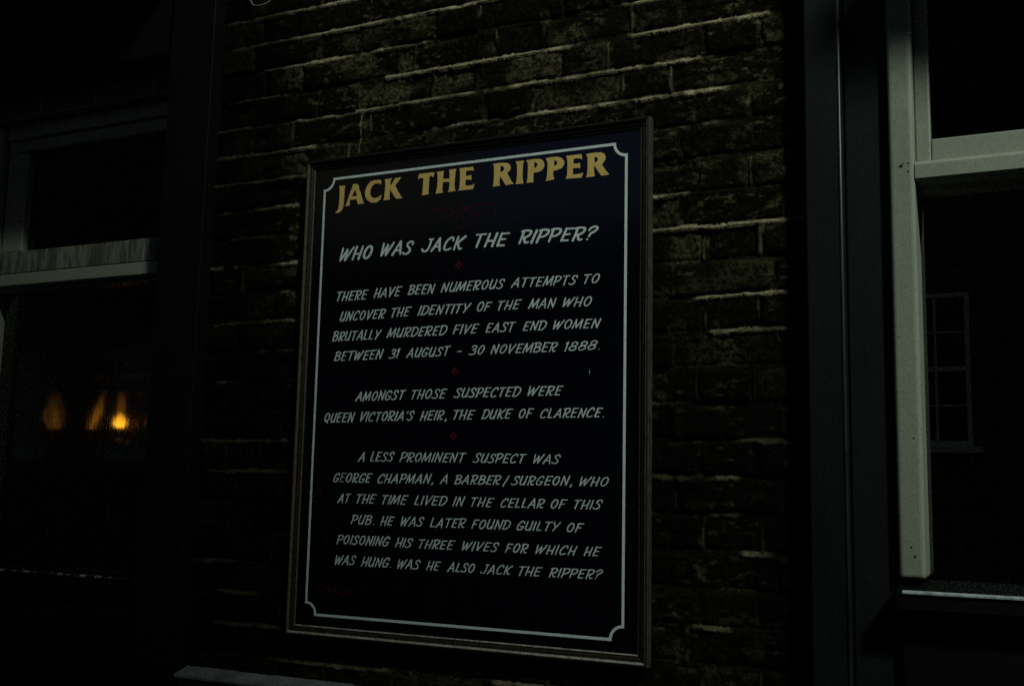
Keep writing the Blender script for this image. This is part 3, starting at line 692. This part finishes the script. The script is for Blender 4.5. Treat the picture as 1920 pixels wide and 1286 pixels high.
# gold title
def title(letters):
    bm = bmesh.new()
    for ch, polys in letters:
        cu = bpy.data.curves.new("t", 'CURVE'); cu.dimensions = '2D'; cu.fill_mode = 'FRONT'
        for p in polys:
            s = cu.splines.new('POLY'); s.points.add(len(p) - 1); s.use_cyclic_u = True
            for q, (u, v) in zip(s.points, p): q.co = (u / 1000, v / 1000, 0, 1)
        o = bpy.data.objects.new("t", cu); C.objects.link(o)
        me = bpy.data.meshes.new_from_object(o.evaluated_get(bpy.context.evaluated_depsgraph_get()))
        me.transform(Matrix(((1, 0, 0, 0), (0, 0, -1, PF - 0.0005), (0, 1, 0, 0), (0, 0, 0, 1))))
        bm.from_mesh(me)
        bpy.data.meshes.remove(me); bpy.data.objects.remove(o); bpy.data.curves.remove(cu)
    finish_paint(bm, "title_word", M['gold'])
title(TITLE[:4]); title(TITLE[4:7]); title(TITLE[7:])

# brush capitals, as centre lines in a box one unit high
def ell(cx, cy, rx, ry, n=14): return ('o', [(cx + rx * math.cos(2 * math.pi * i / n), cy + ry * math.sin(2 * math.pi * i / n)) for i in range(n)])
ST = [(.06, .95), (.06, .05)]
G = {
 'A': (.56, [[(0, .03), (.30, .95)], [(.30, .95), (.55, .03)], [(.10, .33), (.47, .33)]]),
 'B': (.50, [ST, ['c', (-.06, .92), (.22, .98), (.42, .88), (.40, .66), (.14, .53)], ['c', (.14, .53), (.40, .50), (.51, .30), (.38, .07), (.03, .05)]]),
 'C': (.50, [['c', (.48, .74), (.44, .92), (.28, .96), (.09, .74), (.03, .40), (.10, .10), (.28, .04), (.50, .14)]]),
 'D': (.52, [ST, ['c', (-.06, .92), (.24, .97), (.50, .78), (.52, .40), (.32, .08), (.02, .05)]]),
 'E': (.44, [ST, [(.04, .93), (.46, .94)], [(.08, .50), (.37, .52)], [(.05, .06), (.42, .06)]]),
 'F': (.44, [ST, [(.04, .93), (.46, .94)], [(.08, .48), (.37, .50)]]),
 'G': (.52, [['c', (.48, .76), (.43, .92), (.28, .96), (.09, .74), (.03, .38), (.11, .08), (.30, .05), (.46, .16), (.49, .40)], [(.28, .40), (.52, .40)]]),
 'H': (.50, [[(.05, .96), (.05, .04)], [(.45, .96), (.45, .04)], [(.07, .42), (.43, .45)]]),
 'I': (.10, [[(.05, .96), (.05, .04)]]),
 'J': (.44, [['c', (.37, .94), (.37, .40), (.28, .09), (.08, .06), (-.05, .20)], [(.22, .94), (.48, .94)]]),
 'K': (.52, [ST, [(.52, .96), (.10, .45)], ['c', (.16, .52), (.34, .14), (.42, .05), (.53, .09)]]),
 'L': (.38, [[(.05, .96), (.05, .06)], [(.05, .06), (.38, .06)]]),
 'M': (.66, [[(.0, .03), (.08, .95)], [(.08, .95), (.29, .12)], [(.29, .12), (.57, .95)], [(.57, .95), (.64, .03)]]),
 'N': (.52, [[(.05, .03), (.05, .95)], [(.05, .95), (.46, .05)], [(.46, .05), (.48, .97)]]),
 'O': (.52, [ell(.26, .50, .225, .45)]),
 'P': (.48, [[(.06, .95), (.06, .03)], ['c', (-.05, .90), (.20, .96), (.44, .88), (.46, .62), (.28, .43), (.06, .42)]]),
 'Q': (.52, [ell(.26, .52, .225, .43), [(.22, .24), (.44, -.04)]]),
 'R': (.50, [[(.06, .95), (.06, .03)], ['c', (-.05, .90), (.20, .96), (.44, .88), (.45, .64), (.28, .45), (.08, .43)], ['c', (.20, .43), (.32, .12), (.40, .05), (.52, .09)]]),
 'S': (.46, [['c', (.46, .74), (.42, .91), (.26, .96), (.10, .84), (.13, .64), (.34, .45), (.42, .24), (.30, .06), (.10, .05), (-.03, .14)]]),
 'T': (.48, [[(-.02, .92), (.50, .95)], [(.24, .92), (.24, .03)]]),
 'U': (.50, [['c', (.05, .96), (.04, .30), (.14, .05), (.32, .10), (.44, .34)], [(.45, .96), (.45, .03)]]),
 'V': (.50, [[(.02, .96), (.19, .04)], [(.19, .04), (.50, .96)]]),
 'W': (.74, [[(.02, .94), (.13, .05)], [(.13, .05), (.37, .80)], [(.37, .80), (.45, .05)], [(.45, .05), (.74, .96)]]),
 'Y': (.50, [[(.02, .96), (.20, .48)], [(.52, .96), (.16, .03)]]),
 '0': (.46, [ell(.23, .50, .20, .45)]),
 '1': (.16, [[(-.04, .80), (.08, .95)], [(.08, .95), (.08, .04)]]),
 '3': (.46, [['c', (.06, .84), (.22, .96), (.41, .86), (.36, .64), (.17, .53)], ['c', (.17, .53), (.42, .44), (.45, .20), (.27, .05), (.0, .10)]]),
 '8': (.56, [ell(.31, .72, .23, .20), ell(.27, .27, .26, .23)]),
 '?': (.44, [['c', (.02, .72), (.12, .91), (.30, .95), (.43, .80), (.34, .60), (.19, .46), (.15, .27)], [(.12, .05), (.15, .05)]]),
 '.': (.10, [[(.04, .04), (.06, .04)]]), ',': (.12, [[(.08, .09), (.03, -.12)]]), "'": (.10, [[(.07, .98), (.03, .80)]]),
 '-': (.36, [[(.0, .42), (.34, .43)]]), '/': (.22, [[(.02, -.04), (.16, 1.02)]]),
}
def smooth_path(p, n=6):
    q = [p[0]] + list(p) + [p[-1]]
    out = []
    for i in range(1, len(q) - 2):
        for k in range(n):
            t = k / n
            a, b_, c, d = q[i - 1], q[i], q[i + 1], q[i + 2]
            out.append(tuple(0.5 * ((2 * b_[m]) + (-a[m] + c[m]) * t + (2 * a[m] - 5 * b_[m] + 4 * c[m] - d[m]) * t * t + (-a[m] + 3 * b_[m] - 3 * c[m] + d[m]) * t ** 3) for m in (0, 1)))
    out.append(p[-1])
    return out
SHEAR = 0.30
rt = random.Random(5)
def word(bm, text, ul, ur, vl, vr, cap, sw, counter):
    # lay out in unit box
    x = 0.0; items = []
    gap = 0.185
    for ci, ch in enumerate(text):
        w, strokes = G[ch]
        if ch in '.,' and ci: x += 0.12
        worn = 0.55 if (text == 'GEORGE' and ci == 1) else 1.0
        js = 1 + rt.uniform(-.03, .03); jy = rt.uniform(-.02, .02); jr = rt.uniform(-.025, .025)
        for s in strokes:
            closed = False
            if isinstance(s, tuple): pts, closed = smooth_path(s[1] + s[1][:1], 2)[:-1], True
            elif s[0] == 'c': pts = smooth_path(s[1:])
            else: pts = list(s)
            if not closed and len(pts) == 2:
                (ax, ay), (bx, by) = pts
                bow = rt.uniform(-.012, .012)
                pts = [(ax + (bx - ax) * t + bow * math.sin(math.pi * t) * (by - ay), ay + (by - ay) * t) for t in (0, .25, .5, .75, 1)]
            pp = [(x + px * js + (SHEAR + jr) * py, py * js + jy) for px, py in pts]
            items.append((pp, closed, worn))
        x += w + gap
    xs = [p[0] for it, _, _ in items for p in it]
    lo, hi = min(xs), max(xs)
    H = cap / 1000
    half = sw * cap / 2
    a = ul + half; bb = ur - half
    if len(text) == 1 and text in ".,'": bb = a + 1
    k = (bb - a) / max(hi - lo, 1e-3)
    if text in ('-', '/'): k = max(k, 1e-3)
    for pp, closed, worn in items:
        pts = []
        for px, py in pp:
            u = a + (px - lo) * k
            v = vl + (vr - vl) * ((u - ul) / max(1e-6, ur - ul)) + cap * (0.5 * sw + py * (1 - sw))
            pts.append((u / 1000, v / 1000))
        e0 = rt.uniform(.84, 1.1); e1 = rt.uniform(.78, 1.02)
        def width(t, d, e0=e0, e1=e1, worn=worn):
            return worn * sw * H * (0.74 + 0.26 * abs(d.y)) * (e0 + (e1 - e0) * t)
        stroke_mesh(bm, pts, width, line_y(counter[0]), closed)
        counter[0] += 1
for li, ln in enumerate([[w] for w in LINES[0]] + LINES[1:]):
    nh = len(LINES[0])
    bm = bmesh.new(); cnt = [0]
    for text, ul, ur, vl, vr, cap in ln:
        word(bm, text, ul, ur, vl, vr, cap, 0.160 if li < nh else 0.134, cnt)
    finish_paint(bm, "heading_word" if li < nh else "text_line", M['white'])

def thin(bm, polys, w):
    for i, p in enumerate(polys):
        pts = [(u / 1000, v / 1000) for u, v in (smooth_path([tuple(q) for q in p]) if len(p) > 2 else p)]
        stroke_mesh(bm, pts, lambda t, d: w, line_y(i))
bm = bmesh.new(); thin(bm, FLOURISH, 0.0018); finish_paint(bm, "flourish", M['red'])
bm = bmesh.new(); thin(bm, SIGNATURE, 0.0022); finish_paint(bm, "signature_scrawl", M['red'])
for du, dv in DIAMONDS:
    bm = bmesh.new()
    u, v = du / 1000, dv / 1000
    for i in range(4):
        a = math.pi / 4 + i * math.pi / 2
        r = 0.0066
        c_ = [(u + 0.0058 * math.cos(i * math.pi / 2), v + 0.0058 * math.sin(i * math.pi / 2))]
        cx_, cz_ = c_[0]
        q = 0.0052
        bm.faces.new([bm.verts.new((cx_ + dx * q, line_y(i), cz_ + dz * q)) for dx, dz in ((1, 0), (0, 1), (-1, 0), (0, -1))])
    finish_paint(bm, "diamond_motif", M['red'])
for i, (u, v) in enumerate(SPECKS[:3]):
    bm = bmesh.new()
    stroke_mesh(bm, [(u / 1000, v / 1000 + .006), (u / 1000 + .001, v / 1000 - .008)], lambda t, d: 0.0036 * (1 - .5 * t), line_y(i))
    finish_paint(bm, "red_smudge", M['red'])
bm = bmesh.new()
u, v = SPECKS[3]
stroke_mesh(bm, [(u / 1000, v / 1000 + .004), (u / 1000 + .0012, v / 1000), (u / 1000 - .0004, v / 1000 - .004)], lambda t, d: 0.0009, line_y(0))
finish_paint(bm, "paint_nick", M['white'])

# ------------------------------------------------------------------ the back bar seen through the left window
bx0, bx1 = -2.06, -1.20
shelf = empty("back_bar_shelf", (-1.63, 0.86, 0.02), "dim wooden back bar shelf glowing amber behind the left window", "shelf")
MB().box(bx0, bx1, 0.985, 1.005, 0.02, 2.40, 0.002).build("back_board", M['shelf'], shelf)
MB().box(bx0, bx1, 0.70, 0.984, 1.712, 1.738, 0.003).build("shelf_board", M['shelf'], shelf)
MB().box(bx0, bx1, 0.70, 0.984, 1.975, 2.000, 0.003).build("shelf_board", M['shelf'], shelf)
MB().box(bx0 - 0.03, bx0 - 0.001, 0.70, 0.984, 0.02, 2.40, 0.003).build("side_board", M['shelf'], shelf)
MB().box(bx1 + 0.001, bx1 + 0.03, 0.70, 0.984, 0.02, 2.40, 0.003).build("side_board", M['shelf'], shelf)

def lamp(x, y, z, r, h, core, label, lean=0.0, chimney=None):
    t = empty("table_lamp", (x, y, z), label, "lamp", "lamps glowing on the back bar")
    MB().lathe(x, y, [(0.030, z), (0.030, z + 0.006), (0.010, z + 0.014), (0.006, z + 0.040), (0.012, z + 0.050), (0.014, z + 0.055)]).build("base", M['brass'], t)
    z1 = z + 0.055
    pr = [(r * .5, z1), (r * .95, z1 + h * .22), (r, z1 + h * .42), (r * .72, z1 + h * .7), (r * .3, z1 + h * .95), (r * .1, z1 + h)]
    s = MB().lathe(x, y, pr).build("lamp_shade", core, t)
    if lean:
        for v in s.data.vertices: v.co.x += lean * (v.co.z - 0.055)
    if chimney:
        zc = z1 + h + 0.001
        MB().lathe(x, y, [(r * .55, zc), (r * .62, zc + 0.02), (r * .5, zc + 0.05), (r * .62, zc + 0.075)]).build("chimney", chimney, s)
    return t
lamp(-1.462, 0.80, 1.7385, 0.021, 0.056, M['lamp_core'], "small bright amber lamp glowing on the shelf behind the left window", 0.0, M['lamp_chimney'])
lamp(-1.825, 0.82, 1.7385, 0.036, 0.150, M['lamp_dim'], "faint broad amber lamp, leftmost on the shelf behind the left window")
lamp(-1.665, 0.86, 1.7385, 0.013, 0.150, M['streak_slim'], "faint slim leaning amber streak of reflection, shaped as a lamp behind the left window", 0.38)  # streak of reflected amber light, added as a leaning glowing shape
bp = [(0.030, 0), (0.034, 0.004), (0.034, 0.11), (0.028, 0.135), (0.013, 0.160), (0.012, 0.205), (0.015, 0.207), (0.015, 0.216)]
for i, (x, y, s, mk) in enumerate(((-1.955, 0.90, 1.0, 'bottle'), (-1.885, 0.925, 0.95, 'bottle_green'), (-1.745, 0.91, 1.02, 'bottle'), (-1.70, 0.93, .92, 'bottle_green'), (-1.555, 0.92, 1.0, 'bottle'), (-1.50, 0.93, .96, 'bottle'), (-1.395, 0.90, 1.03, 'bottle_green'), (-1.31, 0.91, .97, 'bottle'))):
    o = MB().lathe(x, y, [(r * s, 1.7385 + z * s) for r, z in bp], 16).build("bottle", M[mk])
    tag(o, "dark glass bottle standing among amber lamps on the back bar shelf", "bottle", "bottles on the back bar")

# ------------------------------------------------------------------ houses across the street, seen as reflections, the gable added for its shadow
FY = -6.75
def sash(parent, x0, x1, z0, z1, bars=(4, 2)):
    f = MB()
    y0, y1 = FY - 0.03, FY + 0.012
    f.box(x0, x0 + 0.035, y0, y1, z0, z1); f.box(x1 - 0.035, x1, y0, y1, z0, z1)
    f.box(x0 + 0.035, x1 - 0.035, y0, y1, z0, z0 + 0.045); f.box(x0 + 0.035, x1 - 0.035, y0, y1, z1 - 0.035, z1)
    zm = (z0 + z1) / 2
    f.box(x0 + 0.035, x1 - 0.035, y0, y1, zm - 0.018, zm + 0.018)
    for i in range(1, bars[0]):
        x = x0 + 0.035 + (x1 - x0 - 0.07) * i / bars[0]
        f.box(x - 0.009, x + 0.009, y0 + 0.004, y1 - 0.006, z0 + 0.045, zm - 0.018); f.box(x - 0.009, x + 0.009, y0 + 0.004, y1 - 0.006, zm + 0.018, z1 - 0.035)
    for a, b_ in ((z0 + 0.045, zm - 0.018), (zm + 0.018, z1 - 0.035)):
        for j in range(1, bars[1]):
            z = a + (b_ - a) * j / bars[1]
            f.box(x0 + 0.035, x1 - 0.035, y0 + 0.008, y1 - 0.010, z - 0.006, z + 0.006)
    w = f.build("window", M['white_wood'], parent)
    MB().box(x0 + 0.03, x1 - 0.03, FY - 0.024, FY - 0.018, z0 + 0.03, z1 - 0.03).build("pane", M['dark_glass'], w)
    MB().box(x0 - 0.07, x1 + 0.07, FY - 0.02, FY + 0.10, z0 - 0.055, z0 - 0.002, 0.006).build("sill", M['white_wood'], w)

def house(x0, x1, outline, m, label, wins, doors, depth=6.0):
    h = empty("terraced_house", ((x0 + x1) / 2, FY, 0.0), label, "house", "houses across the street")
    y1 = FY - 0.035
    # walls as piers and bands round the openings are kept simple: recessed skin with reveals
    MB().prism(outline, y1 - depth, y1, 'y').build("wall", m, h)
    # brick skin in front, built of strips that leave the openings free
    xs = sorted(set([x0, x1] + [v for w in wins + doors for v in (w[0], w[1])]))
    top = min(o[1] for o in outline if o[1] > 0.5)
    sk = MB()
    for a, b_ in zip(xs[:-1], xs[1:]):
        ops = sorted([(w[2], w[3]) for w in wins + doors if w[0] < (a + b_) / 2 < w[1]])
        z = 0.0
        for lo, hi in ops:
            if lo > z + 1e-4: sk.box(a, b_, y1 + 0.002, FY, z, lo)
            z = hi
        sk.box(a, b_, y1 + 0.002, FY, z, top)
    sk.build("front_skin", m, h)
    for w in wins: sash(h, *w)
    for x_0, x_1, z_0, z_1 in doors:
        d = MB().box(x_0, x_1, y1 + 0.001, y1 + 0.022, z_0, z_1).build("door", M['door'], h)
        pm = MB()
        for a in (x_0 + 0.1, (x_0 + x_1) / 2 + 0.04):
            for c_, e_ in ((z_0 + 0.15, z_0 + 0.8), (z_0 + 0.95, z_1 - 0.15)):
                pm.box(a, a + (x_1 - x_0) / 2 - 0.14, y1 + 0.0215, y1 + 0.030, c_, e_, 0.004)
        pm.build("door_panel", M['door'], d)
    return h
def rows(xs, zs, w=0.94, hh=1.2): return [(x, x + w, z, z + hh) for z in zs for x in xs]
house(-0.6, 4.2, [(-0.6, 0.0), (4.2, 0.0), (4.2, 12.5), (-0.6, 12.5)], M['house_brick'], "flat topped dark brick house across the street",
      [(0.20, 1.14, 2.0, 3.2), (2.7, 3.64, 2.0, 3.2)] + rows((0.2, 2.7), (8.0, 10.4)), [(1.6, 2.45, 0.15, 2.6)])
house(4.2, 13.0, [(4.2, 0.0), (13.0, 0.0), (13.0, 8.3), (6.7, 14.6), (4.2, 12.1)], M['house_red'], "tall gabled red brick house across the street, unseen, shaped to shade the pub wall",  # out of view; gable slope shaped to throw a soft shadow edge
      rows((5.0, 7.2, 9.6, 11.6), (2.0, 4.9)), [(8.4, 9.3, 0.15, 2.6)])
house(-6.5, -0.6, [(-6.5, 0.0), (-0.6, 0.0), (-0.6, 4.0), (-6.5, 4.0)], M['house_red'], "low single storey brick shop across the street",
      rows((-5.6, -1.9), (1.6,), 1.0, 1.4), [(-3.9, -3.0, 0.15, 2.5)])
house(-15.0, -6.5, [(-15.0, 0.0), (-6.5, 0.0), (-6.5, 11.5), (-15.0, 11.5)], M['house_brick'], "long four storey dark brick house across the street",
      rows((-14.2, -12.2, -10.0, -8.0), (1.9, 8.6)), [(-9.0 - 2.2, -10.3, 0.15, 2.6)])
house(13.0, 22.0, [(13.0, 0.0), (22.0, 0.0), (22.0, 8.0), (13.0, 8.0)], M['house_brick'], "low dark brick house right of the gable across the street",
      rows((13.8, 16.0, 18.4, 20.4), (2.0, 4.9)), [(17.2, 18.05, 0.15, 2.6)])
